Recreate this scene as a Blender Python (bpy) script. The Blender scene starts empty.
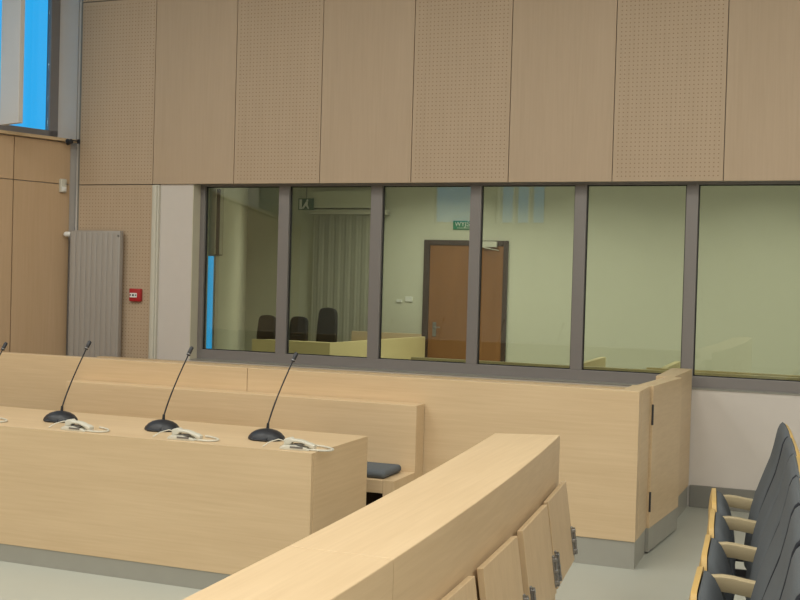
import bpy, bmesh, math, random
from mathutils import Vector, Matrix
random.seed(4)
S = bpy.context.scene
COL = S.collection
PI = math.pi

# ------------------------------------------------------------------ materials
def new_mat(name):
    m = bpy.data.materials.new(name); m.use_nodes = True
    nt = m.node_tree; b = nt.nodes['Principled BSDF']
    return m, nt, b

def plain(name, col, rough=.5, metal=0., spec=.5, noise=.0, nscale=60., bump=0.):
    m, nt, b = new_mat(name)
    b.inputs['Roughness'].default_value = rough
    b.inputs['Metallic'].default_value = metal
    b.inputs['Specular IOR Level'].default_value = spec
    tc = nt.nodes.new('ShaderNodeTexCoord')
    n = nt.nodes.new('ShaderNodeTexNoise'); n.inputs['Scale'].default_value = nscale; n.inputs['Detail'].default_value = 4
    nt.links.new(tc.outputs['Object'], n.inputs['Vector'])
    r = nt.nodes.new('ShaderNodeMapRange')
    r.inputs['To Min'].default_value = 1 - noise; r.inputs['To Max'].default_value = 1 + noise
    nt.links.new(n.outputs['Fac'], r.inputs['Value'])
    mx = nt.nodes.new('ShaderNodeVectorMath'); mx.operation = 'SCALE'
    mx.inputs[0].default_value = col[:3]
    nt.links.new(r.outputs['Result'], mx.inputs['Scale'])
    nt.links.new(mx.outputs['Vector'], b.inputs['Base Color'])
    if bump:
        bp = nt.nodes.new('ShaderNodeBump'); bp.inputs['Strength'].default_value = bump; bp.inputs['Distance'].default_value = .002
        nt.links.new(n.outputs['Fac'], bp.inputs['Height']); nt.links.new(bp.outputs['Normal'], b.inputs['Normal'])
    return m

def wood(name, c1, c2, axis='X', rough=.42, holes=None, fine=1.0, spec=.4):
    """fine straight-grained maple veneer; axis = grain direction. holes=(x0,z0,w,h) perforated field in object X/Z"""
    m, nt, b = new_mat(name)
    L = nt.links
    b.inputs['Roughness'].default_value = rough
    b.inputs['Specular IOR Level'].default_value = spec
    tc = nt.nodes.new('ShaderNodeTexCoord')
    mp = nt.nodes.new('ShaderNodeMapping')
    sc = {'X': (2.2, 60, 60), 'Y': (60, 2.2, 60), 'Z': (60, 60, 2.2)}[axis]
    mp.inputs['Scale'].default_value = [s*fine for s in sc]
    L.new(tc.outputs['Object'], mp.inputs['Vector'])
    n = nt.nodes.new('ShaderNodeTexNoise'); n.inputs['Scale'].default_value = 1.; n.inputs['Detail'].default_value = 5; n.inputs['Roughness'].default_value = .6
    L.new(mp.outputs['Vector'], n.inputs['Vector'])
    mp2 = nt.nodes.new('ShaderNodeMapping')
    sc2 = {'X': (.5, 3.5, 3.5), 'Y': (3.5, .5, 3.5), 'Z': (3.5, 3.5, .5)}[axis]
    mp2.inputs['Scale'].default_value = sc2
    L.new(tc.outputs['Object'], mp2.inputs['Vector'])
    n2 = nt.nodes.new('ShaderNodeTexNoise'); n2.inputs['Scale'].default_value = 1.5; n2.inputs['Detail'].default_value = 2
    L.new(mp2.outputs['Vector'], n2.inputs['Vector'])
    ad = nt.nodes.new('ShaderNodeMix'); ad.data_type = 'FLOAT'; ad.inputs[0].default_value = .4
    L.new(n.outputs['Fac'], ad.inputs[2]); L.new(n2.outputs['Fac'], ad.inputs[3])
    cr = nt.nodes.new('ShaderNodeValToRGB')
    cr.color_ramp.elements[0].position = .3; cr.color_ramp.elements[0].color = (*c2, 1)
    cr.color_ramp.elements[1].position = .7; cr.color_ramp.elements[1].color = (*c1, 1)
    L.new(ad.outputs[0], cr.inputs['Fac'])
    out = cr.outputs['Color']
    if holes:
        p = .0325
        sx = nt.nodes.new('ShaderNodeSeparateXYZ'); L.new(tc.outputs['Object'], sx.inputs[0])
        def M(op, a, bb=None, c=None):
            k = nt.nodes.new('ShaderNodeMath'); k.operation = op
            for i, v in enumerate((a, bb, c)):
                if v is None: continue
                if isinstance(v, (int, float)): k.inputs[i].default_value = v
                else: L.new(v, k.inputs[i])
            return k.outputs[0]
        fx = M('SUBTRACT', M('FRACT', M('DIVIDE', M('ADD', sx.outputs[0], 100*p), p)), .5)
        fz = M('SUBTRACT', M('FRACT', M('DIVIDE', M('ADD', sx.outputs[2], 100*p), p)), .5)
        dd = M('SQRT', M('ADD', M('MULTIPLY', fx, fx), M('MULTIPLY', fz, fz)))
        hole = M('LESS_THAN', dd, .15)
        hw, hh = holes
        ins = M('MULTIPLY', M('LESS_THAN', M('ABSOLUTE', sx.outputs[0]), hw), M('LESS_THAN', M('ABSOLUTE', sx.outputs[2]), hh))
        hole = M('MULTIPLY', hole, ins)
        mx = nt.nodes.new('ShaderNodeMix'); mx.data_type = 'RGBA'
        L.new(hole, mx.inputs[0]); L.new(out, mx.inputs[6]); mx.inputs[7].default_value = (.29, .19, .11, 1)
        out = mx.outputs[2]
    L.new(out, b.inputs['Base Color'])
    return m

def pane_mat(name, tint, refl=1.0):
    m = bpy.data.materials.new(name); m.use_nodes = True
    nt = m.node_tree; nt.nodes.clear(); L = nt.links
    o = nt.nodes.new('ShaderNodeOutputMaterial')
    t = nt.nodes.new('ShaderNodeBsdfTransparent'); t.inputs['Color'].default_value = (*tint, 1)
    g = nt.nodes.new('ShaderNodeBsdfGlossy'); g.inputs['Roughness'].default_value = 0.0; g.inputs['Color'].default_value = (.95, 1, 1, 1)
    f = nt.nodes.new('ShaderNodeFresnel'); f.inputs['IOR'].default_value = 1.5
    mu = nt.nodes.new('ShaderNodeMath'); mu.operation = 'MULTIPLY'; mu.inputs[1].default_value = refl; mu.use_clamp = True
    L.new(f.outputs[0], mu.inputs[0])
    mx = nt.nodes.new('ShaderNodeMixShader')
    L.new(mu.outputs[0], mx.inputs[0]); L.new(t.outputs[0], mx.inputs[1]); L.new(g.outputs[0], mx.inputs[2])
    L.new(mx.outputs[0], o.inputs['Surface'])
    return m

WA, WB = (.68, .515, .325), (.575, .42, .25)
M = {
 'woodX': wood('maple_grain_along', WA, WB, 'X'),
 'woodY': wood('maple_grain_deep', WA, WB, 'Y'),
 'woodZ': wood('maple_grain_upright', WA, WB, 'Z'),
 'wall_plain': wood('maple_wall_panel', (.50, .38, .27), (.45, .34, .235), 'Z', rough=.5),
 'wall_holes': wood('maple_perforated_panel', (.50, .38, .27), (.45, .34, .235), 'Z', rough=.5, holes=(.392, .82)),
 'wall_holes_low': wood('maple_perforated_low_panel', (.50, .38, .27), (.45, .34, .235), 'Z', rough=.5, holes=(.392, 1.2)),
 'wall_left': wood('maple_side_panel', (.58, .41, .26), (.52, .36, .215), 'Z', rough=.5),
 'seat_ply': plain('golden_beech_ply', (.56, .37, .13), .4, noise=.08, nscale=40),
 'arm_wood': wood('pale_arm_wood', (.50, .41, .255), (.44, .35, .21), 'X'),
 'fabric': plain('blue_grey_fabric', (.118, .130, .142), .95, spec=.15, noise=.18, nscale=260, bump=.6),
 'plaster': plain('white_plaster', (.62, .575, .535), .85, spec=.2, noise=.02, nscale=12),
 'plaster_warm': plain('cream_plaster', (.62, .58, .46), .85, spec=.2, noise=.02, nscale=12),
 'plaster_far': plain('pale_green_paint', (.62, .615, .51), .85, spec=.2, noise=.02, nscale=6),
 'ceiling': plain('ceiling_white', (.75, .74, .7), .9, noise=.01),
 'floor': plain('pale_floor', (.42, .43, .38), .38, spec=.45, noise=.05, nscale=3.5),
 'kick': plain('grey_kickboard', (.36, .35, .31), .4, metal=.2, noise=.05, nscale=9),
 'skirt': plain('grey_skirting', (.20, .195, .175), .5, noise=.05, nscale=9),
 'frame': plain('grey_window_frame', (.225, .207, .200), .45, metal=.1, noise=.03, nscale=30),
 'gasket': plain('black_gasket', (.012, .012, .012), .6),
 'metal': plain('brushed_steel', (.35, .36, .38), .35, metal=.8, noise=.05),
 'dark_metal': plain('dark_steel', (.05, .05, .055), .5, metal=.4),
 'radiator': plain('grey_enamel', (.36, .33, .30), .45, noise=.02, nscale=20),
 'cream': plain('cream_plastic', (.60, .58, .50), .4, noise=.02, nscale=50),
 'cream_dark': plain('grey_plastic', (.16, .15, .14), .5),
 'black': plain('black_plastic', (.018, .020, .026), .42, noise=.05),
 'red': plain('red_plastic', (.42, .018, .022), .4),
 'white': plain('white_plastic', (.8, .8, .78), .4),
 'green': plain('green_sign', (.012, .22, .11), .5),
 'greyfig': plain('sign_grey_green', (.10, .17, .13), .5),
 'navy': plain('dark_contour', (.015, .018, .028), .8),
 'leather': plain('black_leather', (.010, .011, .012), .55, spec=.3, noise=.2, nscale=30),
 'door': wood('brown_door_veneer', (.30, .135, .052), (.205, .09, .034), 'Z', rough=.4, fine=.5),
 'door_frame': plain('dark_brown_frame', (.055, .032, .026), .5),
 'curtain': plain('pale_curtain', (.68, .67, .56), .95, noise=.05),
 'void': plain('void_shade_brown', (.05, .03, .02), .8),
 'fin': plain('white_fin_paint', (.62, .60, .58), .6, noise=.02),
 'benchfar': wood('yellow_maple', (.78, .66, .38), (.70, .58, .32), 'X'),
 'glass': pane_mat('tinted_glass', (.82, .84, .79), 1.15),
 'skyglass': pane_mat('clear_glass', (.97, .98, .99), .8),
}

# ------------------------------------------------------------------ helpers
def B(): return bmesh.new()
def box(bm, x0, x1, y0, y1, z0, z1, bev=0., seg=2, mat=None):
    t = bmesh.new()
    bmesh.ops.create_cube(t, size=1)
    bmesh.ops.scale(t, vec=(x1-x0, y1-y0, z1-z0), verts=t.verts)
    bmesh.ops.translate(t, vec=((x0+x1)/2, (y0+y1)/2, (z0+z1)/2), verts=t.verts)
    if bev: bmesh.ops.bevel(t, geom=list(t.edges), offset=bev, segments=seg, profile=.5, affect='EDGES')
    if mat is not None: bmesh.ops.transform(t, matrix=mat, verts=t.verts)
    merge(bm, t); return bm
def merge(bm, t):
    me = bpy.data.meshes.new('tmp'); t.to_mesh(me); t.free(); bm.from_mesh(me); bpy.data.meshes.remove(me)
def prism(bm, poly, a0, a1, axis='Y', bev=0., seg=2, mat=None):
    """extrude a 2D polygon. axis Y: poly=(x,z); axis Z: poly=(x,y)"""
    t = bmesh.new()
    def P(p, a): return (p[0], a, p[1]) if axis == 'Y' else ((p[0], p[1], a) if axis == 'Z' else (a, p[0], p[1]))
    v0 = [t.verts.new(P(p, a0)) for p in poly]; v1 = [t.verts.new(P(p, a1)) for p in poly]
    n = len(poly)
    t.faces.new(v0); t.faces.new(list(reversed(v1)))
    for i in range(n):
        t.faces.new((v0[i], v1[i], v1[(i+1) % n], v0[(i+1) % n]))
    bmesh.ops.recalc_face_normals(t, faces=t.faces)
    if bev:
        caps = [e for e in t.edges if all(abs((v.co.y if axis == 'Y' else v.co.z if axis == 'Z' else v.co.x)-a0) < 1e-6 for v in e.verts) or all(abs((v.co.y if axis == 'Y' else v.co.z if axis == 'Z' else v.co.x)-a1) < 1e-6 for v in e.verts)]
        bmesh.ops.bevel(t, geom=caps, offset=bev, segments=seg, profile=.5, affect='EDGES')
    if mat is not None: bmesh.ops.transform(t, matrix=mat, verts=t.verts)
    merge(bm, t); return bm
def tube(bm, pts, r, n=8):
    pts = [Vector(p) for p in pts]
    rs = r if isinstance(r, (list, tuple)) else [r]*len(pts)
    rings = []
    up = Vector((0, 0, 1))
    for i, p in enumerate(pts):
        d = (pts[min(i+1, len(pts)-1)] - pts[max(i-1, 0)]).normalized()
        a = d.cross(up)
        if a.length < 1e-3: a = d.cross(Vector((0, 1, 0)))
        a.normalize(); b = a.cross(d).normalized()
        rings.append([bm.verts.new(p + rs[i]*(math.cos(2*PI*k/n)*a + math.sin(2*PI*k/n)*b)) for k in range(n)])
    for i in range(len(rings)-1):
        for k in range(n):
            bm.faces.new((rings[i][k], rings[i][(k+1) % n], rings[i+1][(k+1) % n], rings[i+1][k]))
    bm.faces.new(list(reversed(rings[0]))); bm.faces.new(rings[-1])
    return bm
def lathe(bm, prof, c=(0, 0, 0), n=32, sx=1., sy=1.):
    rings = []
    for (r, z) in prof:
        rings.append([bm.verts.new((c[0]+sx*r*math.cos(2*PI*k/n), c[1]+sy*r*math.sin(2*PI*k/n), c[2]+z)) for k in range(n)] if r > 1e-6 else [bm.verts.new((c[0], c[1], c[2]+z))])
    for a, b in zip(rings, rings[1:]):
        for k in range(n):
            if len(a) == 1 and len(b) == 1: continue
            if len(a) == 1: bm.faces.new((a[0], b[(k+1) % n], b[k]))
            elif len(b) == 1: bm.faces.new((a[k], a[(k+1) % n], b[0]))
            else: bm.faces.new((a[k], a[(k+1) % n], b[(k+1) % n], b[k]))
    if len(rings[0]) > 1: bm.faces.new(list(reversed(rings[0])))
    if len(rings[-1]) > 1: bm.faces.new(rings[-1])
    bmesh.ops.recalc_face_normals(bm, faces=bm.faces)
    return bm
def obj(name, bm, mat, parent=None, loc=None, smooth=False, rot=None):
    me = bpy.data.meshes.new(name)
    bmesh.ops.recalc_face_normals(bm, faces=bm.faces)
    bm.to_mesh(me); bm.free()
    me.materials.append(M[mat] if isinstance(mat, str) else mat)
    if smooth:
        for p in me.polygons: p.use_smooth = True
        me.set_sharp_from_angle(angle=math.radians(42))
    o = bpy.data.objects.new(name, me); COL.objects.link(o)
    if parent: o.parent = parent
    if loc: o.location = loc
    if rot: o.rotation_euler = rot
    return o
def tag(o, label=None, cat=None, group=None, kind=None):
    if label: o['label'] = label
    if cat: o['category'] = cat
    if group: o['group'] = group
    if kind: o['kind'] = kind
    return o
def thing(name, label, cat, loc=(0, 0, 0), rz=0, group=None):
    o = bpy.data.objects.new(name, None); COL.objects.link(o); o.empty_display_size = .1
    o.location = loc; o.rotation_euler = (0, 0, rz)
    return tag(o, label, cat, group)
def struct_empty(name, label, cat, loc=(0, 0, 0)):
    o = bpy.data.objects.new(name, None); COL.objects.link(o); o.location = loc
    return tag(o, label, cat, None, 'structure')
def struct(name, bm, mat, label, cat):
    return tag(obj(name, bm, mat), label, cat, None, 'structure')
def copy_tree(o, parent=None):
    c = o.copy(); COL.objects.link(c)
    if parent: c.parent = parent
    for ch in o.children: copy_tree(ch, c)
    return c

# ------------------------------------------------------------------ room shell
W = 8.68          # front plane of the back wall
SOF = 2.446       # underside of the upper wall panels
FB = .905         # bottom of the glazed screen
WF = 8.80         # plane of the window frames
LD = Vector((-.329, -.944, 0)).normalized()     # left wall runs this way from the corner
LN = Vector((.944, -.329, 0)).normalized()      # into the room
LP = Vector((-6.609, 8.687, 0))
ang = math.atan2(LD.y, LD.x)
def LM(off=(0, 0, 0)):    # local x along the wall towards the camera, local y = into the room
    m = Matrix(((LD.x, LN.x, 0, LP.x), (LD.y, LN.y, 0, LP.y), (0, 0, 1, 0), (0, 0, 0, 1)))
    return m
LMAT = LM()

fl = B(); box(fl, -14, 6, -7.3, 8.9, -.12, 0)
struct('floor', fl, 'floor', 'pale grey-green floor of the courtroom', 'floor')
ce = B(); box(ce, -14, 6, -7.3, 8.9, 5.3, 5.4)
struct('ceiling', ce, 'ceiling', 'white ceiling high over the courtroom', 'ceiling')

FB = .888
bw = B()
box(bw, -6.58, 6, W+.03, WF+.16, SOF+.015, 5.3)          # above the glazing
box(bw, -6.58, -5.307, W+.03, WF+.16, 0, SOF+.015)          # left of the glazing, behind the panels
box(bw, -5.64, -5.307, W, W+.03, 0, SOF+.012)                    # plaster pier
box(bw, -5.307, 6, W, WF+.16, 0, FB-.002)                      # parapet under the glazing
struct('wall_back', bw, 'plaster', 'white plastered wall under and beside the interior windows', 'wall')
rv = B(); box(rv, -5.308, -5.300, W+.002, WF+.16, FB, SOF+.012)
struct('trim_1', rv, 'plaster_warm', 'cream reveal at the left end of the interior windows', 'trim')
jb = B()
box(jb, -5.712, -5.64, W-.03, W+.03, 0, SOF-.006, .006); box(jb, -5.688, -5.655, W-.045, W-.02, 0, SOF-.008, .005)
struct('trim_2', jb, 'cream', 'tall cream edge strip between perforated panel and white plaster', 'trim')
sk = B(); box(sk, -.93, 6, W-.018, W, 0, .165, .003)
struct('baseboard_back', sk, 'skirt', 'grey skirting board along the white wall', 'baseboard')

rw = B(); box(rw, 5.2, 5.4, -7.3, 8.9, 0, 5.3); struct('wall_right', rw, 'plaster', 'plain wall on the right side, out of view', 'wall')
# rear wall with three high windows, seen reflected in the glass
wn = [(-8.68, -7.62), (-7.2, -6.02)]
rr = B(); z0, z1 = 2.98, 4.5
box(rr, -14, 6, -7.3, -7.1, 0, z0); box(rr, -14, 6, -7.3, -7.1, z1, 5.3)
xs = [-14] + [v for w_ in wn for v in w_] + [6]
for i in range(0, len(xs), 2): box(rr, xs[i], xs[i+1], -7.3, -7.1, z0, z1)
struct('wall_rear', rr, 'plaster', 'rear wall with high windows, seen only as a reflection', 'wall')
for i, (a, b_) in enumerate(wn):
    e = struct_empty('window_%d' % (i+4), 'high rear window with upright fins, seen reflected in the glass', 'window', (a, -7.2, z0))
    g = B(); box(g, .03, b_-a-.03, -.005, .005, .03, z1-z0-.03); obj('pane', g, 'skyglass', e)
    f = B()
    for u in (0, b_-a-.04): box(f, u, u+.04, -.04, .04, 0, z1-z0)
    for u in (0, z1-z0-.04): box(f, 0, b_-a, -.04, .04, u, u+.04)
    obj('window_frame', f, 'frame', e)
    k = 0
    while i == 1 and .22+k*.37 < b_-a:
        f = B(); box(f, .15+k*.36, .20+k*.36, .12, .4, .0, z1-z0); obj('fin', f, 'fin', e); k += 1

# left wall: wood clad to the ledge, plaster and a window above
lw = B()
WZ0, WZ1 = 2.87, 4.85
wx0, wx1 = -.05, 3.4          # window opening along the wall
box(lw, -.13, 18, -.44, -.03, 0, WZ0, mat=LMAT)
box(lw, -.13, wx0, -.44, -.03, WZ0, 5.3, mat=LMAT)
box(lw, wx1, 10.3, -.44, -.03, WZ0, 5.3, mat=LMAT); box(lw, 13.6, 18, -.44, -.03, WZ0, 5.3, mat=LMAT); box(lw, 10.3, 13.6, -.44, -.03, WZ1, 5.3, mat=LMAT)
box(lw, wx0, wx1, -.44, -.03, WZ1, 5.3, mat=LMAT)
struct('wall_left', lw, 'plaster', 'white plastered side wall round the tall blue window', 'wall')
def lobj(name, boxes, mat, label=None, cat=None, kind=None, parent=None, group=None):
    b_ = B()
    for q in boxes: box(b_, *q, mat=LMAT)
    return tag(obj(name, b_, mat, parent), label, cat, group, kind)
# window on the left wall
wl = struct_empty('window_1', 'tall window with bright blue daylight at the top left', 'window', tuple(LP))
wl.rotation_euler = (0, 0, math.atan2(LD.y, LD.x))
# local axes: x = along the wall, y = out of the room is +? (x cross z) -> use mirrored offsets
lsgn = -1 if (Matrix.Rotation(math.atan2(LD.y, LD.x), 3, 'Z') @ Vector((0, 1, 0))).dot(LN) < 0 else 1
def L2(bm, x0, x1, n0, n1, z0, z1, bev=0):
    a, b_ = lsgn*n0, lsgn*n1
    return box(bm, x0, x1, min(a, b_), max(a, b_), z0, z1, bev)
wq = struct_empty('window_3', 'further window of the side wall, seen only as a pale reflection', 'window', tuple(LP))
wq.rotation_euler = wl.rotation_euler
f = B(); L2(f, 10.3, 10.385, -.11, -.035, WZ0, WZ1); L2(f, 13.515, 13.6, -.11, -.035, WZ0, WZ1); L2(f, 10.3, 13.6, -.11, -.035, WZ0, WZ0+.075); obj('window_frame', f, 'frame', wq)
g = B(); L2(g, 10.385, 13.515, -.08, -.072, WZ0+.075, WZ1); obj('pane', g, 'skyglass', wq)
f = B()
L2(f, wx0, wx0+.09, -.40, -.33, WZ0, WZ1); L2(f, wx1-.085, wx1, -.40, -.33, WZ0, WZ1)
L2(f, wx0, wx1, -.40, -.33, WZ0, WZ0+.10); L2(f, wx0, wx1, -.40, -.33, WZ1-.075, WZ1)
L2(f, 1.75, 1.83, -.40, -.33, WZ0, WZ1)
obj('window_frame', f, 'frame', wl)
for a, b_ in ((wx0+.09, 1.75), (1.83, wx1-.085)):
    g = B(); L2(g, a, b_, -.37, -.362, WZ0+.10, WZ1-.075); obj('pane', g, 'skyglass', wl)
# cladding and ledge
gap = .006
lk = B()
cols = [(.025, .595), (.605, 1.78), (1.79, 2.96), (2.97, 4.14)]
LV = [(0.0, SOF-.004), (SOF+.004, 2.83)]
li = 0
names_l = {0: 'corner', 1: 'second from the corner'}
for ci, (a, b_) in enumerate(cols[:2]):
    for ri, (z0_, z1_) in enumerate(LV):
        o = lobj('wall_panel', [(a, b_, -.03, 0, z0_, z1_)], 'wall_left',
                 '%s maple panel on the left side wall, %s' % (('tall lower', 'short upper')[ri], ('next to the grey radiator corner' if ci == 0 else 'at the left edge of the photo')), 'wall panel',
                 group='maple panels on the left side wall')
bk = B(); box(bk, 1.79, 18, -.03, 0, 0, 2.83, mat=LMAT)
struct('trim_4', bk, 'wall_left', 'wooden cladding continuing along the left wall', 'trim')
ld = B(); box(ld, -.02, 18, -.06, .045, 2.838, 2.866, .003, mat=LMAT)
struct('trim_3', ld, 'woodX', 'thin maple ledge under the blue window', 'trim')
# fin in front of the window
fn = B(); t0 = (Vector((-6.786, 8.18, 0))-LP).dot(LD)
box(fn, .732, .777, .05, .35, 2.905, 4.9, .004, mat=LMAT)
tag(obj('window_fin', fn, 'fin'), 'white upright fin hanging in front of the blue window', 'window fin')

# upper wall panels
PX, PB = -5.714, .826
def wall_panel(x0, x1, z0, z1, holes, label, group):
    b_ = B(); w, h = x1-x0, z1-z0
    box(b_, -w/2, w/2, -.02, .0, -h/2, h/2, .0015, 1)
    o = obj('acoustic_panel' if holes else 'wall_panel', b_, 'wall_holes' if holes else 'wall_plain', loc=((x0+x1)/2, W, (z0+z1)/2))
    return tag(o, label, 'wall panel', group)
G = 'maple panels above the interior windows'
lab = ['perforated maple panel in the corner beside the blue window, above the radiator',
       'plain maple panel above the white plaster pier, first of the plain ones',
       'perforated maple panel above the leftmost interior pane',
       'plain maple panel over the pane with the running figure sign',
       'perforated maple panel over the pane showing the left half of the brown door',
       'plain maple panel over the pane showing the right edge of the brown door',
       'perforated maple panel nearest the right edge of the photo',
       'plain maple panel cut by the right edge of the photo']
TOPZ = 4.125
for k in range(-1, 7):
    x0 = PX + k*PB + .0028 if k >= 0 else -6.507
    x1 = PX + (k+1)*PB - .0028
    wall_panel(x0, x1, SOF+.002, TOPZ-.004, k % 2 == 1, lab[k+1], G)
wall_panel(-6.507, PX-.004, TOPZ+.004, 5.29, True, 'upper perforated maple panel in the corner, just its bottom edge in view', G)
up = B(); box(up, PX+.004, 6, W-.02, W, TOPZ+.004, 5.29); box(up, PX+7*PB+.004, 6, W-.02, W, SOF+.002, TOPZ-.004)
struct('trim_5', up, 'wall_plain', 'wooden cladding above and beyond the panels, out of view', 'trim')
# lower perforated panel
lowp = wall_panel(-6.507, -5.716, .0, SOF-.006, True, 'lower perforated maple panel behind the radiator and red call point', 'maple panels below the joint line')
lowp.data.materials[0] = M['wall_holes_low']
dk = B(); box(dk, -6.54, 6, W+.001, W+.028, SOF+.0, 5.3)
struct('trim_6', dk, 'skirt', 'dark backing seen in the joints between the panels', 'trim')
dk2 = B(); box(dk2, -6.54, -5.72, W+.001, W+.028, 0, SOF)
struct('trim_7', dk2, 'skirt', 'dark backing behind the lower perforated panel', 'trim')

# ------------------------------------------------------------------ glazed screen
ws = struct_empty('window_2', 'long interior window screen in grey metal frames', 'window')
k_ = WF/W
ML = -5.235*k_+.004
fr = B()
ztop = SOF+.02; MT = .055
zb = FB
box(fr, -5.300, 5.2, WF, WF+.07, zb, zb+.086, .003)
obj('bottom_rail', fr, 'frame', ws)
fr = B(); box(fr, -5.300, 5.2, WF, WF+.07, ztop-.03, ztop+.03, .003); obj('top_rail', fr, 'frame', ws)
fr = B(); box(fr, -5.300, -5.300+.045, WF, WF+.07, zb+.086, ztop-.03, .003); obj('end_post', fr, 'frame', ws)
m_c = [(-4.452, -4.352), (-3.594, -3.492), (-2.726, -2.634), (-1.873, -1.780), (-1.023, -.935)]
mm = [((a)*k_, (b_)*k_) for a, b_ in m_c]
pitch = (mm[-1][0]-mm[0][0])/4
for j in range(5): mm.append((mm[4][0]+pitch*(j+1), mm[4][1]+pitch*(j+1)))
for a, b_ in mm:
    f = B(); box(f, a, b_, WF, WF+.07, zb+.086, ztop-.03, .003); obj('mullion', f, 'frame', ws)
edges = [-5.255] + [v for p in mm for v in p] + [5.2]
for i in range(0, len(edges), 2):
    a, b_ = edges[i], edges[i+1]
    g = B(); box(g, a, b_, WF+.045, WF+.055, zb+.086, ztop-.03); obj('pane', g, 'glass', ws)
    g = B()
    for (x0_, x1_, z0_, z1_) in ((a, a+.008, zb+.086, ztop-.03), (b_-.008, b_, zb+.086, ztop-.03), (a, b_, zb+.086, zb+.093), (a, b_, ztop-.038, ztop-.03)):
        box(g, x0_, x1_, WF+.03, WF+.045, z0_, z1_)
    obj('gasket', g, 'gasket', ws)
sl = B(); box(sl, -5.30, 5.2, W-.008, WF, FB-.002, FB+.002)
struct('trim_8', sl, 'kick', 'narrow plaster sill under the window screen', 'trim')

# ------------------------------------------------------------------ radiator, call point, detector, camera
rd = thing('radiator', 'tall grey grooved panel radiator in the corner', 'radiator', (-6.25, 8.57, 0))
b_ = B(); box(b_, -.277, .265, .0, .055, .22, 2.02, .006)
n = 9
for i in range(n):
    x = -.265 + i*(.515/n)
    box(b_, x+.004, x+.515/n-.004, -.005, .004, .25, 2.0, .003)
obj('radiator_body', b_, 'radiator', rd, smooth=True)
b_ = B(); tube(b_, [(.250, -.012, 1.975), (.250, .01, 1.975)], .008, 10); obj('air_vent', b_, 'cream_dark', rd)
for s in (-.2, .2):
    for zz in (.5, 1.7):
        b_ = B(); box(b_, s-.02, s+.02, .055, .09, zz, zz+.06); obj('wall_bracket', b_, 'metal', rd)
b_ = B(); lathe(b_, [(0, 0), (.018, 0), (.024, .015), (.024, .055), (.016, .07), (0, .07)], n=16)
bmesh.ops.rotate(b_, cent=(0, 0, 0), matrix=Matrix.Rotation(-PI/2, 3, 'Y'), verts=b_.verts)
bmesh.ops.translate(b_, vec=(-.285, .02, 1.985), verts=b_.verts)
v = obj('valve_head', b_, 'white', rd, smooth=True)
b_ = B(); tube(b_, [(-.29, .02, 1.985), (-.262, .02, 1.985)], .012, 10); obj('valve_stem', b_, 'metal', rd)
for s in (-.25, .25):
    b_ = B(); tube(b_, [(s, .03, 0), (s, .03, .24)], .01, 10); obj('pipe', b_, 'radiator', rd)

fc = thing('fire_call_point', 'red fire alarm call point on the perforated wall panel', 'fire alarm', (-5.853, W-.02, 1.445))
b_ = B(); box(b_, -.060, .060, -.036, 0, -.058, .058, .006); obj('housing', b_, 'red', fc, smooth=True)
b_ = B(); box(b_, -.052, .024, -.039, -.034, -.022, .018, .001, 1); obj('label_plate', b_, 'white', fc)
b_ = B()
prism(b_, [(-.048, -.010), (-.048, .008), (-.032, -.001)], -.041, -.038)
prism(b_, [(.018, -.010), (.018, .008), (.002, -.001)], -.041, -.038)
prism(b_, [(-.015+.010*math.cos(t*PI/6), -.001+.010*math.sin(t*PI/6)) for t in range(12)], -.041, -.038)
obj('press_mark', b_, 'black', fc)

def on_left(s, n_, z): return LP + LD*s + LN*n_ + Vector((0, 0, z))
rotL = math.atan2(LN.y, LN.x)    # local +x = into the room
dt = thing('motion_detector', 'small cream motion detector high in the left corner', 'detector', tuple(on_left(.11, 0, 2.43)), rotL)
b_ = B(); box(b_, .0, .04, -.03, .03, -.062, .062, .008); obj('housing', b_, 'cream', dt, smooth=True)
b_ = B(); box(b_, .036, .046, -.024, .024, -.05, -.01, .004); obj('lens', b_, 'white', dt, smooth=True)

cm = thing('security_camera', 'small black security camera at the corner end of the ledge', 'camera', (-6.52, 8.56, 2.835))
b_ = B(); tube(b_, [(-.040, 0, -.005), (-.006, -.002, .0)], [.022, .022], 14); obj('camera_body', b_, 'black', cm, smooth=True)
b_ = B(); tube(b_, [(-.052, 0, -.006), (-.038, 0, -.005)], [.030, .027], 14); obj('lens_hood', b_, 'black', cm, smooth=True)
b_ = B(); tube(b_, [(-.02, 0, 0), (.0, .02, .008), (.0, .095, .012)], .007, 8); box(b_, -.015, .012, .088, .1, -.012, .03, .002); obj('bracket', b_, 'black', cm)

# ------------------------------------------------------------------ long front partition (dock)
YD, XD, ZD, KZ = 6.573, -1.003, 1.039, .16
dp = thing('dock_partition', 'long waist-high maple partition in front of the interior windows', 'partition', (XD, YD, 0))
def rel(o): return (o.location.x, o.location.y, o.location.z)
def dbox(*a, **k):
    b_ = B(); box(b_, a[0]-XD, a[1]-XD, a[2]-YD, a[3]-YD, a[4], a[5], **k); return b_
SEAM = -3.572
for a, c in ((-5.9, -7.6), (SEAM, -5.9), (XD, SEAM)):
    obj('front_panel', dbox(min(a, c)+.002, max(a, c)-.0015, YD, YD+.10, KZ, ZD, bev=.0025), 'woodX', dp)
b_ = dbox(-7.6, XD-.004, YD+.006, YD+.09, 0, KZ-.001); obj('kickboard', b_, 'kick', dp)
# side post (returns towards the wall)
obj('side_post', dbox(XD-.11, XD, YD+.102, YD+.42, KZ, ZD, bev=.0025), 'woodY', dp)
obj('kickboard', dbox(XD-.10, XD-.005, YD+.09, YD+.42, 0, KZ-.001), 'kick', dp)
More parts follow.
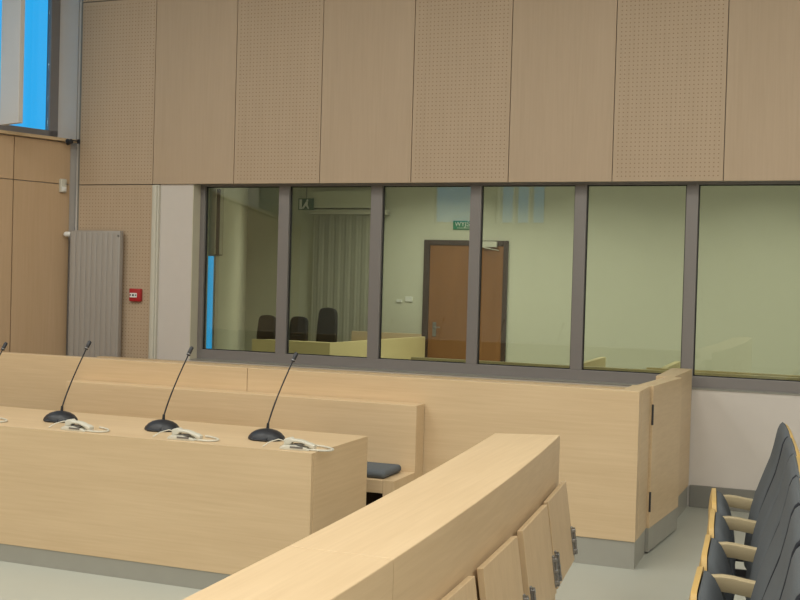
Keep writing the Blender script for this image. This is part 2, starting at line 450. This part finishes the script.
# gate, slightly swung outwards
gy = YD+.425
gt = B()
ga = math.atan2(.077, .775)
gm = Matrix.Translation((0.018, gy-YD, 0)) @ Matrix.Rotation(-ga, 4, 'Z')
box(gt, -.105, .0, 0, .79, KZ, ZD, .0025, mat=gm)
gate = obj('gate', gt, 'woodY', dp); gate['label'] = 'maple gate standing slightly open'
g2 = B(); box(g2, -.10, -.004, .003, .785, .012, KZ-.001, mat=gm); obj('kickboard', g2, 'kick', gate)
for (za, zb_) in ((.798, .925), (.262, .385)):
    h = B(); tube(h, [(.016, gy-YD+.004, za), (.016, gy-YD+.004, zb_)], .007, 10)
    obj('hinge', h, 'dark_metal', gate)
# far post up to the wall
fp = B(); prism(fp, [(-1.085-XD, 7.80-YD), (-.962-XD, 7.80-YD), (-.938-XD, W-.02-YD), (-1.085-XD, W-.02-YD)], KZ, ZD, 'Z', .0025)
obj('far_post', fp, 'woodY', dp)
fk = B(); prism(fk, [(-1.08-XD, 7.805-YD), (-.967-XD, 7.805-YD), (-.944-XD, W-.02-YD), (-1.08-XD, W-.02-YD)], 0, KZ-.001, 'Z')
obj('kickboard', fk, 'kick', dp)

# ledge behind the dock, along the wall
lg = thing('rear_bench', 'maple bench back running along the wall behind the long partition', 'bench', (-3.7, 8.42, 0))
b_ = B(); box(b_, -2.4, 2.58, 0, .10, .02, .888, .003); obj('backrest', b_, 'woodX', lg)
b_ = B(); box(b_, -2.4, 2.58, -.42, -.002, .40, .45, .003); obj('seat', b_, 'woodX', lg)
for x in (-2.35, -.8, .8, 2.5):
    b_ = B(); box(b_, x-.02, x+.02, -.38, -.01, 0, .40); obj('leg', b_, 'woodZ', lg)
b_ = B(); box(b_, -2.4, 2.58, .01, .09, 0, .02); obj('kickboard', b_, 'kick', lg)

# ------------------------------------------------------------------ bench between the desk and the dock
bn = thing('wooden_bench', 'maple bench with a high back behind the microphone desk', 'bench', (-2.32, 6.06, 0))
BX0 = -2.58
b_ = B(); box(b_, BX0, 0, .36, .505, 0, .885, .003); obj('backrest', b_, 'woodX', bn)
b_ = B(); prism(b_, [(0.0, 0), (.0, .477), (.34, .477), (.34, .884), (.505, .884), (.505, 0)], -.0705, -.0, 'X')
b_.free(); b_ = B()
prism(b_, [(0.012, 0), (.012, .477), (.359, .477), (.359, 0)], -.070, 0, 'X')
o = obj('end_panel', b_, 'woodZ', bn)
b_ = B(); box(b_, BX0, -.072, .012, .358, .40, .477, .003); obj('seat', b_, 'woodX', bn)
b_ = B(); box(b_, BX0, -.072, .30, .355, 0, .40); obj('void_shade_panel', b_, 'void', bn)  # near-black panel paints the shade of the open void under the seat
for x in (-1.9, -1.2, -.6):
    b_ = B(); box(b_, x-.02, x+.02, .03, .30, 0, .40); obj('leg', b_, 'woodZ', bn)
cu = B()
box(cu, -.27, .27, 0, .29, 0, .05, .0245, 5)
tag(obj('seat_cushion', cu, 'fabric', loc=(-2.66, 6.10, .477), smooth=True), 'dark blue-grey cushion on the bench end behind the microphone desk', 'cushion')

# ------------------------------------------------------------------ desk
DY, DX, DZ = 5.1045, -2.396, .7643
ds = thing('long_desk', 'long maple desk with microphones and handsets on top', 'desk', (DX, DY, 0))
b_ = B(); box(b_, -3.6, -.002, 0, .03, .10, DZ-.002, .0015); obj('front_panel', b_, 'woodX', ds)
b_ = B(); box(b_, -.03, .0, .031, .733, .10, DZ-.002, .0015); obj('side_panel', b_, 'woodY', ds)
b_ = B(); box(b_, -3.6, -3.57, .031, .733, .10, DZ-.002); obj('side_panel', b_, 'woodY', ds)
b_ = B(); box(b_, -3.6, 0, 0, .734, DZ-.002, DZ, 0); box(b_, -3.57, -.03, .03, .734, DZ-.04, DZ-.002, 0); obj('desk_top', b_, 'woodX', ds)
b_ = B(); box(b_, -3.595, -.005, .006, .03, 0, .0995); box(b_, -.03, -.006, .031, .73, 0, .0995); obj('kickboard', b_, 'kick', ds)

# microphones
def make_mic():
    r = thing('desk_microphone', 'x', 'microphone', (0, 0, DZ), 0, 'gooseneck microphones on the long desk')
    b_ = B(); lathe(b_, [(0, .001), (.101, .001), (.104, .008), (.099, .019), (.083, .036), (.060, .049), (.032, .057), (.011, .060), (0, .060)], n=40, sy=.86)
    obj('base', b_, 'black', r, smooth=True)
    b_ = B(); box(b_, -.045, .045, -.092, -.066, .012, .022, .003)
    bmesh.ops.rotate(b_, cent=(0, -.07, .008), matrix=Matrix.Rotation(.5, 3, 'X'), verts=b_.verts); obj('control_strip', b_, 'black', r)
    b_ = B(); tube(b_, [(0, .01, .054), (.002, .010, .088)], [.009, .007], 12); obj('collar', b_, 'black', r, smooth=True)
    P0, P1, P2 = Vector((.002, .010, .08)), Vector((.018, .040, .20)), Vector((.10, .10, .43))
    pts = []
    for i in range(13):
        t = i/12
        pts.append((1-t)**2*P0 + 2*t*(1-t)*P1 + t*t*P2)
    b_ = B(); tube(b_, pts, [.0045]*6+[.0038]*7, 10); obj('gooseneck', b_, 'black', r, smooth=True)
    d = (pts[-1]-pts[-2]).normalized()
    b_ = B(); tube(b_, [P2-d*.012, P2-d*.008, P2+d*.04, P2+d*.046], [.006, .0115, .0115, .006], 14); obj('microphone_head', b_, 'black', r, smooth=True)
    b_ = B(); tube(b_, [P2-d*.002, P2+d*.004], [.0122, .0122], 14); obj('light_ring', b_, 'metal', r, smooth=True)
    return r
mic = make_mic()
mx = [-2.820, -3.488, -4.195, -4.82]
ml = ['rightmost desk microphone, near the corner of the long desk', 'desk microphone in front of the cream edge strip, second from the desk corner',
      'desk microphone in front of the grey radiator, third from the desk corner', 'desk microphone at the left edge of the photo, only its head in view']
for i, x in enumerate(mx):
    o = mic if i == 0 else copy_tree(mic)
    o.location = (x, [5.425, 5.44, 5.455, 5.47][i], DZ); o['label'] = ml[i]
    if i == 3: o.scale = (1, 1, .92)

# handsets
def make_phone():
    r = thing('handset', 'x', 'handset', (0, 0, DZ), 0, 'cream handsets on the long desk')
    b_ = B()
    prism(b_, [(-.012, 0), (-.012, .012), (.004, .022), (.07, .024), (.125, .014), (.145, .006), (.145, 0)], 0, .075, 'Y', .003)
    obj('base', b_, 'cream', r, smooth=True)
    b_ = B(); box(b_, .045, .115, -.002, .006, .010, .020, .001); box(b_, .05, .11, .012, .062, .024, .029, .001); obj('dark_inset', b_, 'cream_dark', r)  # dark plates on the base front and in the gap under the receiver
    # arched receiver: lower front block rising to the earpiece
    b_ = B()
    n = 14; t = []
    for i in range(n+1):
        u = i/n; x = .006+.165*u
        zc = .036 + .018*math.sin(PI*min(1, u*1.05)) - .018*u
        th = .036 if u <= .28 else (.014 if u < .8 else .022)
        if u > .97 or u < .03: th *= .8
        t.append((x, zc, th))
    top = [(x, zc+th*.5) for x, zc, th in t]; bot = [(x, zc-th*.5) for x, zc, th in reversed(t)]
    prism(b_, top+bot, .012, .058, 'Y', .005, 3)
    obj('receiver', b_, 'cream', r, smooth=True)
    # cord looping round to the right
    pts = []
    ctrl = [(.14, .02, .006), (.20, .012, .006), (.245, .03, .006), (.255, .07, .006), (.22, .115, .006), (.17, .15, .006), (.13, .165, .006)]
    for i in range(len(ctrl)-1):
        p0 = Vector(ctrl[max(i-1, 0)]); p1 = Vector(ctrl[i]); p2 = Vector(ctrl[i+1]); p3 = Vector(ctrl[min(i+2, len(ctrl)-1)])
        for q in range(6):
            s = q/6
            pts.append(.5*((2*p1)+(p2-p0)*s+(2*p0-5*p1+4*p2-p3)*s*s+(3*p1-p0-3*p2+p3)*s**3))
    pts.append(Vector(ctrl[-1]))
    b_ = B(); tube(b_, pts, .0055, 8); obj('cord', b_, 'cream', r, smooth=True)
    b_ = B(); tube(b_, [(.02, .06, .010), (-.01, .085, .03), (-.05, .085, .038), (-.09, .06, .025), (-.115, .03, .003)], .003, 8); obj('lead', b_, 'cream', r, smooth=True)
    return r
ph = make_phone()
pl = [('cream handset beside the rightmost microphone, nearest the desk corner', -2.590, 5.150, .10), ('cream handset between the second and the rightmost microphone', -3.258, 5.150, .06),
      ('cream handset in front of the third microphone from the desk corner', -3.945, 5.145, .0), ('cream handset at the left edge of the photo, only its cord loop in view', -4.665, 5.165, .05)]
for i, (l, x, y, rz) in enumerate(pl):
    o = ph if i == 0 else copy_tree(ph)
    o.location = (x, y, DZ); o.rotation_euler = (0, 0, rz); o['label'] = l

# ------------------------------------------------------------------ curved barrier in front of the seats
def rX(y): return -.99 - .0322*(y-2.221) - .01437*(y-2.221)*(y-3.743)
def lX(y): return -1.278 - .0311*(y-2.078) - .01036*(y-2.078)*(y-3.205)
HB = .95
br = thing('curved_barrier', 'curved maple barrier with a wide flat top in front of the seats', 'barrier', (-1.2, 3, 0))
def seg_prism(y0, y1, z0, z1, ins=0, endcut=False):
    n = 16; L_, R_ = [], []
    for i in range(n+1):
        y = y0 + (y1-y0)*i/n
        yl = y; yr = y
        if endcut and i == n: yl, yr = 5.023, 5.123
        elif endcut: yl = y0 + (5.023-y0)*i/n; yr = y0 + (5.123-y0)*i/n
        L_.append((lX(yl)+ins+1.2, yl-3)); R_.append((rX(yr)-ins+1.2, yr-3))
    b_ = B(); prism(b_, R_+list(reversed(L_)), z0, z1, 'Z', .003); return b_
SM = 2.62
obj('barrier_segment', seg_prism(.7, SM-.0015, .12, HB), 'woodY', br)
obj('barrier_segment', seg_prism(SM+.0015, 5.12, .12, HB, endcut=True), 'woodY', br)
obj('kickboard', seg_prism(.7, 5.0, 0, .1195, .01), 'kick', br)

# folding writing tablets hung on the barrier
def tablet(xf, yf, xn, yn, label):
    """far/near top corners, hung by the brackets, bottom edge swung out"""
    c = Vector((xn, yn, .75)); f_ = Vector((xf, yf, .75)); w = (f_-c).length
    a = math.atan2(f_.y-c.y, f_.x-c.x)-PI/2
    t = thing('writing_tablet', label, 'folding tablet', tuple(c), a, 'folding tablets on the barrier')
    tilt = math.atan2(.05, .355)
    R = Matrix.Rotation(-tilt, 4, 'Y')
    b_ = B(); box(b_, -.022, 0, 0, w, -.36, 0, .0015, 1, mat=R); obj('panel', b_, 'woodZ', t)
    for yy in (.014, w-.014):
        b_ = B()
        box(b_, -.0, .008, yy-.008, yy+.008, -.335, -.205, .002, 1, mat=R)
        for zz in (-.225, -.27, -.315): box(b_, -.0, .02, yy-.009, yy+.009, zz-.008, zz+.008, .002, 1, mat=R)
        tube(b_, [R @ Vector((.014, yy, -.33)), R @ Vector((.014, yy, -.21))], .0055, 8)
        obj('bracket', b_, 'metal', t, smooth=False)
    for yy in (.10, w-.12):
        g = rX(yn+yy)-(xn + (xf-xn)*yy/w)
        b_ = B(); box(b_, min(g, -.03), -.01, yy, yy+.03, -.19, -.16); obj('hinge_arm', b_, 'metal', t)
    return t
tablet(-1.093, 5.06, -1.052, 4.54, 'folding maple tablet at the far end of the curved barrier')
tablet(-1.044, 4.485, -1.010, 3.965, 'folding maple tablet second from the far end of the barrier')
tablet(-1.007, 3.88, -.986, 3.385, 'folding maple tablet third from the far end of the barrier')
tablet(-.984, 3.29, -.972, 2.79, 'folding maple tablet at the bottom edge of the photo, nearest the camera')

# ------------------------------------------------------------------ theatre seats
def loft(prof, y0, y1, c, ends, kx=.35):
    """profile (x,z) swept along y, shrunk towards point c near both ends to round the corners; ends = [(inset, scale)...]"""
    b_ = B(); st = [(y0+d, k) for d, k in ends] + [(y1-d, k) for d, k in reversed(ends)]
    rings = []
    for y, k in st:
        rings.append([b_.verts.new((c[0]+(x-c[0])*(1-(1-k)*kx), y, c[1]+(z-c[1])*k)) for x, z in prof])
    n = len(prof)
    for r0_, r1_ in zip(rings, rings[1:]):
        for i in range(n): b_.faces.new((r0_[i], r0_[(i+1) % n], r1_[(i+1) % n], r1_[i]))
    b_.faces.new(rings[0]); b_.faces.new(list(reversed(rings[-1])))
    return b_
def make_seat():
    r = thing('theatre_seat', 'x', 'seat', (0, 0, 0), 0, 'blue-grey tip-up seats along the barrier')
    o = .35
    def T(p): return [(x+o, z) for x, z in p]
    y0, y1 = -.505, -.045
    back = T([(-.365, .36), (-.350, .50), (-.334, .59), (-.316, .66), (-.285, .75), (-.252, .84), (-.235, .91), (-.222, .975), (-.212, 1.0), (-.200, 1.012), (-.190, 1.005), (-.178, .97), (-.150, .87), (-.135, .75), (-.13, .55), (-.145, .36)])
    E1 = [(0, .925), (.006, .945), (.018, .968), (.040, .986), (.07, .996), (.11, 1.)]
    obj('backrest', loft(back, y0, y1, (.215, .36), E1, 2.2), 'fabric', r, smooth=True)
    for yy, k in ((y0+.012, .957), (y1-.012, .957)):
        f_ = back[:10]
        pp = [(.215+(x-.215)*(1-(1-k)*2.2)-.002, yy, .36+(z-.36)*k) for x, z in f_]
        b_ = B(); tube(b_, pp, .0065, 6); obj('contour_cord', b_, 'navy', r, smooth=True)  # thin dark cord added along the back's front edge to draw its contour
    shell = T([(-.190, 1.006), (-.176, .998), (-.160, .955), (-.134, .87), (-.119, .75), (-.114, .55), (-.128, .30), (-.142, .30), (-.129, .55), (-.134, .75), (-.149, .87), (-.177, .965)])
    obj('back_shell', loft(shell, y0, y1, (.23, .36), E1, .3), 'seat_ply', r, smooth=True)
    pad = T([(-.497, .650), (-.482, .648), (-.460, .625), (-.440, .588), (-.424, .54), (-.412, .48), (-.406, .40), (-.415, .345), (-.44, .335), (-.47, .38), (-.500, .46), (-.519, .53), (-.519, .56)])
    E2 = [(0, .82), (.005, .87), (.016, .93), (.034, .975), (.06, 1.)]
    obj('seat_cushion', loft(pad, y0+.004, y1-.004, (-.08, .36), E2), 'fabric', r, smooth=True)
    sh = T([(-.520, .660), (-.500, .662), (-.506, .62), (-.520, .556), (-.518, .53), (-.498, .46), (-.465, .375), (-.474, .37), (-.510, .455), (-.530, .525), (-.533, .56), (-.527, .62)])
    obj('seat_shell', loft(sh, y0, y1, (-.10, .36), E2), 'seat_ply', r, smooth=True)
    arm = T([(-.478, .607), (-.44, .612), (-.40, .610), (-.36, .604), (-.30, .597), (-.15, .59), (-.15, .535), (-.30, .542), (-.40, .555), (-.47, .560)])
    b_ = B(); prism(b_, arm, -.025, .025, 'Y', .004); obj('armrest', b_, 'arm_wood', r, smooth=True)
    b_ = B(); box(b_, o-.29, o-.17, -.018, .018, .02, .56, .003); box(b_, o-.37, o-.12, -.03, .03, 0, .02, .003); obj('pedestal', b_, 'dark_metal', r)
    b_ = B(); box(b_, o-.345, o-.305, -.53, -.01, .285, .335, .003); box(b_, o-.42, o-.33, -.49, -.475, .30, .36, .002); box(b_, o-.42, o-.33, -.075, -.06, .30, .36, .002)
    box(b_, o-.35, o-.28, -.018, .018, .285, .335); obj('cross_beam', b_, 'dark_metal', r)
    return r
seat = make_seat()
pos = [(-.35, 5.86, .095), (-.301, 5.31, .075), (-.266, 4.76, .056), (-.239, 4.21, .045), (-.216, 3.66, .036), (-.198, 3.11, .03)]
sl_ = ['tip-up seat at the far end of the row, nearest the white wall', 'second tip-up seat from the white wall', 'third tip-up seat from the white wall',
       'fourth tip-up seat from the white wall, its armrest lowest in view', 'fifth tip-up seat from the white wall, mostly its back in view',
       'tip-up seat nearest the camera at the lower right corner']
for i, (x, y, a) in enumerate(pos):
    o = seat if i == 0 else copy_tree(seat)
    o.location = (x, y, 0); o.rotation_euler = (0, 0, a); o['label'] = sl_[i]

# ------------------------------------------------------------------ the room behind the glass
FY = 17.15
FPOLY = [(-6.5, 8.97), (-6.5, 9.62), (-5.63, 9.62), (-9.42, 17.15), (6, 17.15), (6, 8.97)]
FW = B(); box(FW, -9.6, 6, FY, FY+.2, 0, 4.0); struct('wall_far', FW, 'plaster_far', 'pale green wall at the far end of the room behind the glass', 'wall')
ff = B(); prism(ff, FPOLY, -.12, 0, 'Z'); struct('floor_far', ff, 'floor', 'floor of the room behind the glass', 'floor')
fc_ = B(); prism(fc_, FPOLY, 3.7, 3.8, 'Z'); struct('ceiling_far', fc_, 'ceiling', 'ceiling of the room behind the glass', 'ceiling')
fr_ = B(); box(fr_, 5.2, 5.4, 8.97, FY, 0, 3.7); struct('wall_far_right', fr_, 'plaster_far', 'right wall of the room behind the glass', 'wall')
# its splayed left wall
A0 = Vector((-5.605, 9.60, 0)); AD = Vector((-.50, 1, 0)).normalized(); AN = Vector((AD.y, -AD.x, 0))
AM = Matrix(((AD.x, AN.x, 0, A0.x), (AD.y, AN.y, 0, A0.y), (0, 0, 1, 0), (0, 0, 0, 1)))
fw = B()
box(fw, .17, 8.5, -.02, 0, 0, 3.7, mat=AM)
struct('wall_far_left', fw, 'plaster_far', 'splayed left wall of the room behind the glass', 'wall')
nw = B()
box(nw, -6.5, -5.61, 9.60, 9.75, 0, .85); box(nw, -6.5, -5.61, 9.60, 9.75, 1.85, 3.7); box(nw, -6.6, -6.4, 8.97, 9.75, 0, 3.7)
struct('wall_far_niche', nw, 'plaster_far', 'narrow wall return behind the leftmost pane', 'wall')
w6 = struct_empty('window_6', 'narrow bright blue window seen through the leftmost pane', 'window', (-6.4, 9.67, .85))
b_ = B(); box(b_, 0, .775, -.004, .004, .0, 1.0); obj('pane', b_, 'skyglass', w6)
b_ = B(); box(b_, 0, .785, -.03, .03, 0, .03); box(b_, 0, .785, -.03, .03, .98, 1.0); box(b_, .775, .785, -.03, .03, 0, 1.0); box(b_, 0, .03, -.03, .03, 0, 1.0); obj('window_frame', b_, 'cream', w6)
fb = thing('framed_board', 'narrow dark-framed grey board high behind the leftmost pane', 'board', (0, 0, 0))
fb.matrix_world = AM @ Matrix.Translation((.02, .002, 1.845))
b_ = B()
box(b_, 0, .60, 0, .035, 0, .03); box(b_, 0, .60, 0, .035, .61, .64); box(b_, 0, .04, 0, .035, .03, .61); box(b_, .56, .60, 0, .035, .03, .61)
obj('board_frame', b_, 'gasket', fb)
b_ = B(); box(b_, .04, .56, .004, .03, .03, .61); obj('board_face', b_, 'radiator', fb)

# brown door
d1 = struct_empty('door_1', 'brown wooden door with dark frame in the room behind the glass', 'door', (-5.43, FY, 0))
b_ = B(); box(b_, -.70, -.60, -.05, 0, 0, 2.305, .004); box(b_, .63, .70, -.05, 0, 0, 2.305, .004); box(b_, -.60, .63, -.05, 0, 2.225, 2.305, .004)
obj('door_frame', b_, 'door_frame', d1)
b_ = B(); box(b_, -.597, .627, -.03, 0, .01, 2.223, .002); obj('door_leaf', b_, 'door', d1)
b_ = B(); box(b_, -.52, -.46, -.04, -.03, .75, .98, .003); tube(b_, [(-.49, -.04, .90), (-.49, -.08, .90), (-.38, -.08, .90)], .009, 8); obj('door_handle', b_, 'metal', d1)
b_ = B(); box(b_, .27, .53, -.10, -.05, 2.20, 2.29, .004); tube(b_, [(.3, -.09, 2.2), (.45, -.16, 2.17), (.55, -.04, 2.15)], .008, 6); obj('door_closer', b_, 'cream', d1)
# exit sign over the door
def flat_text(txt, size, mat, parent, loc):
    cu_ = bpy.data.curves.new('lettering', 'FONT'); cu_.body = txt; cu_.size = size; cu_.extrude = .002; cu_.align_x = 'CENTER'; cu_.align_y = 'CENTER'
    t_ = bpy.data.objects.new('lettering', cu_); COL.objects.link(t_)
    dg = bpy.context.evaluated_depsgraph_get(); me = bpy.data.meshes.new_from_object(t_.evaluated_get(dg))
    bpy.data.objects.remove(t_)
    me.materials.clear(); me.materials.append(M[mat])
    o_ = bpy.data.objects.new('lettering', me); COL.objects.link(o_); o_.parent = parent; o_.location = loc; o_.rotation_euler = (PI/2, 0, 0)
    return o_
ex = thing('exit_sign', 'green exit sign on the wall above the brown door', 'sign', (-5.445, FY, 2.545))
b_ = B(); box(b_, -.21, .21, -.02, 0, -.07, .07, .003); obj('sign_plate', b_, 'green', ex)
flat_text('WYJ\u015aCIE', .10, 'white', ex, (.02, -.022, .015))
b_ = B(); box(b_, -.14, .2, -.023, -.019, -.05, -.04); obj('underline', b_, 'cream', ex)
# running figure sign
rs = thing('running_figure_sign', 'square escape sign with a pale running figure behind the second pane', 'sign', (-8.13, FY-.3, 2.85))
b_ = B(); box(b_, -.14, .14, -.015, .0, -.09, .10, .003); obj('sign_plate', b_, 'greyfig', rs)
b_ = B()
prism(b_, [(.0, .05), (.035, .05), (.03, -.01), (.06, -.07), (.035, -.07), (0, -.015), (-.04, -.07), (-.075, -.07), (-.03, 0)], -.02, -.014)
prism(b_, [(.025+.018*math.cos(t*PI/5), .068+.018*math.sin(t*PI/5)) for t in range(10)], -.02, -.014)
prism(b_, [(-.12, -.08), (-.12, .085), (-.075, .085), (-.075, -.08)], -.02, -.014)
obj('running_figure', b_, 'white', rs)
b_ = B(); tube(b_, [(0, .0, .095), (0, 0, .84)], .008, 8); obj('hanger', b_, 'metal', rs)
# wall switches
sw = tag(obj('light_switch', box(B(), -.045, .045, -.02, 0, -.02, .02, .003), 'white', loc=(-6.545, FY, 1.30)), 'small white switch on the pale wall, left of the pair by the brown door', 'switch')
sw = tag(obj('thermostat', box(B(), -.06, .06, -.02, 0, -.04, .04, .004), 'white', loc=(-6.38, FY, 1.335)), 'white square wall control just left of the brown door', 'switch')
# pelmet and curtain behind the judges
cr_ = thing('window_curtain', 'pale pleated curtain behind the second and third panes', 'curtain', (-7.45, FY-.12, 0))
b_ = B(); n = 120; vs = []
for i in range(n+1):
    x = -.62+1.24*i/n; y = .007*math.sin(i*.40)+.003*math.sin(i*1.07)
    vs.append((b_.verts.new((x, y, .05)), b_.verts.new((x, y, 2.70))))
for i in range(n): b_.faces.new((vs[i][0], vs[i+1][0], vs[i+1][1], vs[i][1]))
bmesh.ops.solidify(b_, geom=list(b_.faces), thickness=.004); obj('drape', b_, 'curtain', cr_, smooth=True)
b_ = B(); box(b_, -.70, .70, -.06, .1, 2.70, 2.78, .004); obj('curtain_rail', b_, 'cream', cr_)
# pelmet box above
pb = B(); box(pb, -.70, .62, 0, .22, 0, .28, .006)
tag(obj('blind_box', pb, 'plaster_far', loc=(-7.45, FY-.24, 2.80)), 'long pale blind box above the curtain behind the glass', 'blind box')

# judges' bench behind the glass
jb_ = thing('judges_bench', 'pale yellow wooden bench enclosure with three black chairs behind the glass', 'bench', (-6.39, 14.1, 0))
b_ = B(); box(b_, -1.21, 0, 0, .04, 0, .752, .003); obj('front_panel', b_, 'benchfar', jb_)
b_ = B(); prism(b_, [(-.04, .041), (0, .041), (.40, 2.79), (.36, 2.79)], 0, .752, 'Z', .003); obj('side_panel', b_, 'benchfar', jb_)
b_ = B(); box(b_, -1.21, -.04, .04, .5, .70, .73, .003); obj('worktop', b_, 'benchfar', jb_)
b_ = B(); box(b_, -.86, .34, 2.74, 2.78, 0, .79, .003); obj('rear_panel', b_, 'woodX', jb_)
# chairs
def make_chair():
    r = thing('office_chair', 'x', 'chair', (0, 0, 0), 0, 'black high-backed chairs behind the glass')
    b_ = B(); prism(b_, [(-.165, .0), (-.175, .12), (-.17, .38), (-.155, .60), (-.13, .65), (-.08, .672), (0, .678), (.08, .672), (.13, .65), (.155, .60), (.17, .38), (.175, .12), (.165, .0)], -.05, .05, 'Y', .022, 4)
    bmesh.ops.translate(b_, vec=(0, .22, .50), verts=b_.verts)
    bmesh.ops.rotate(b_, cent=(0, .22, .5), matrix=Matrix.Rotation(-.10, 3, 'X'), verts=b_.verts)
    obj('backrest', b_, 'leather', r, smooth=True)
    b_ = B(); box(b_, -.2, .2, -.22, .22, .42, .50, .03, 4); obj('seat', b_, 'leather', r, smooth=True)
    b_ = B(); tube(b_, [(0, 0, .08), (0, 0, .43)], .025, 12); obj('pillar', b_, 'dark_metal', r, smooth=True)
    b_ = B()
    for k in range(5):
        a = 2*PI*k/5; tube(b_, [(0, 0, .10), (.26*math.cos(a), .26*math.sin(a), .055)], [.02, .012], 8)
        lathe(b_, [(0, -.028), (.02, -.022), (.028, 0), (.02, .022), (0, .028)], (.26*math.cos(a), .26*math.sin(a), .028), 10)
    obj('star_base', b_, 'dark_metal', r)
    return r
ch = make_chair()
for i, (x, y, a, s, l) in enumerate([(-7.58, 15.6, .0, 1.0, 'black chair with the tall back, rightmost of the three behind the glass'.replace('rightmost', 'leftmost').replace('tall', 'low')),
                                      (-7.255+.02, 15.6, .0, 1.0, 'black chair in the middle of the three, just right of the grey mullion'),
                                      (-6.90, 15.5, .0, 1.0, 'black chair with the tallest back, rightmost of the three')]):
    o = ch if i == 0 else copy_tree(ch)
    o['label'] = l
    o.location = (x, y, 0)
ch_pos = [(-8.16, 15.38, .0), (-7.61, 15.38, 0), (-7.0, 15.10, 0)]
for o, p in zip([o for o in COL.objects if o.get('category') == 'chair'], ch_pos): o.location = (p[0], p[1], 0)
tall = [o for o in COL.objects if o.get('category') == 'chair'][-1]
for o in COL.objects:
    if o.get('category') == 'chair': o.scale = (.90, .9, .885)
tall.scale = (.92, .92, 1.02)
[o for o in COL.objects if o.get('category') == 'chair'][0]['label'] = 'low-backed black chair, leftmost of the three behind the glass'

# low partition of the far room, close behind the glass
lp = thing('low_partition', 'low yellow wooden partition just behind the glass', 'partition', (-3.5, 9.5, 0))
b_ = B(); box(b_, 0, 8.6, 0, .05, 0, .953, .003); obj('front_panel', b_, 'benchfar', lp)
for x, l0, l1 in ((1.50, .051, 1.4), (2.22, .30, 1.3)):
    b_ = B(); box(b_, x-.05, x, l0, l1, 0, .953, .003); obj('side_panel', b_, 'benchfar', lp)
b_ = B(); box(b_, 2.06, 8.6, .25, .3, 0, .953, .003); obj('rear_panel', b_, 'benchfar', lp)

# ------------------------------------------------------------------ lights
def area(name, loc, sx, sy, power, col, rot=(0, 0, 0), spread=160):
    l = bpy.data.lights.new(name, 'AREA'); l.shape = 'RECTANGLE'; l.size = sx; l.size_y = sy; l.energy = power; l.color = col
    l.spread = math.radians(spread)
    o = bpy.data.objects.new(name, l); COL.objects.link(o); o.location = loc; o.rotation_euler = rot
    return o
warm = (1.0, .985, .905)
for x in (-7.2, -4.6, -2.0, .6, 3.4):
    for y in (-4.0, -1.2, 1.6, 4.6):
        area('ceiling_lamp', (x, y, 5.1), 1.2, 1.2, 60 if x > 3 else 43 if x < 0 or y > 4 else 38, warm, spread=178)
gcol = (1.0, 1.0, .84)
for x in (-3.2, -1.0, 1.6, 4.0):
    for y in (11.8, 15.3):
        area('far_room_lamp', (x - (2.4 if y > 12 else -.8), y, 3.65), 1.2, .6, (64 if x < -3 else 38) if y > 12 else 30, gcol, spread=140)

w = bpy.data.worlds.new('World'); S.world = w; w.use_nodes = True
bg = w.node_tree.nodes['Background']; bg.inputs['Color'].default_value = (.034, .455, .93, 1); bg.inputs['Strength'].default_value = 1.0

# ------------------------------------------------------------------ camera (measured from the photo's vanishing points)
cam = bpy.data.cameras.new('Camera'); cam.sensor_width = 36; cam.lens = 1123.226/800*36; cam.clip_end = 200
co = bpy.data.objects.new('Camera', cam); COL.objects.link(co)
yaw, pitch, roll = .3642, -.0182, .0273
F = Vector((-math.sin(yaw)*math.cos(pitch), math.cos(yaw)*math.cos(pitch), math.sin(pitch)))
r0 = Vector((math.cos(yaw), math.sin(yaw), 0)); u0 = r0.cross(F)
Rv = math.cos(roll)*r0 + math.sin(roll)*u0; Uv = -math.sin(roll)*r0 + math.cos(roll)*u0
co.matrix_world = Matrix(((Rv.x, Uv.x, -F.x, 0), (Rv.y, Uv.y, -F.y, 0), (Rv.z, Uv.z, -F.z, 1.65), (0, 0, 0, 1)))
S.camera = co
S.view_settings.view_transform = 'Standard'; S.view_settings.look = 'None'; S.view_settings.gamma = 1; S.view_settings.use_curve_mapping = False
S.view_settings.exposure = 0
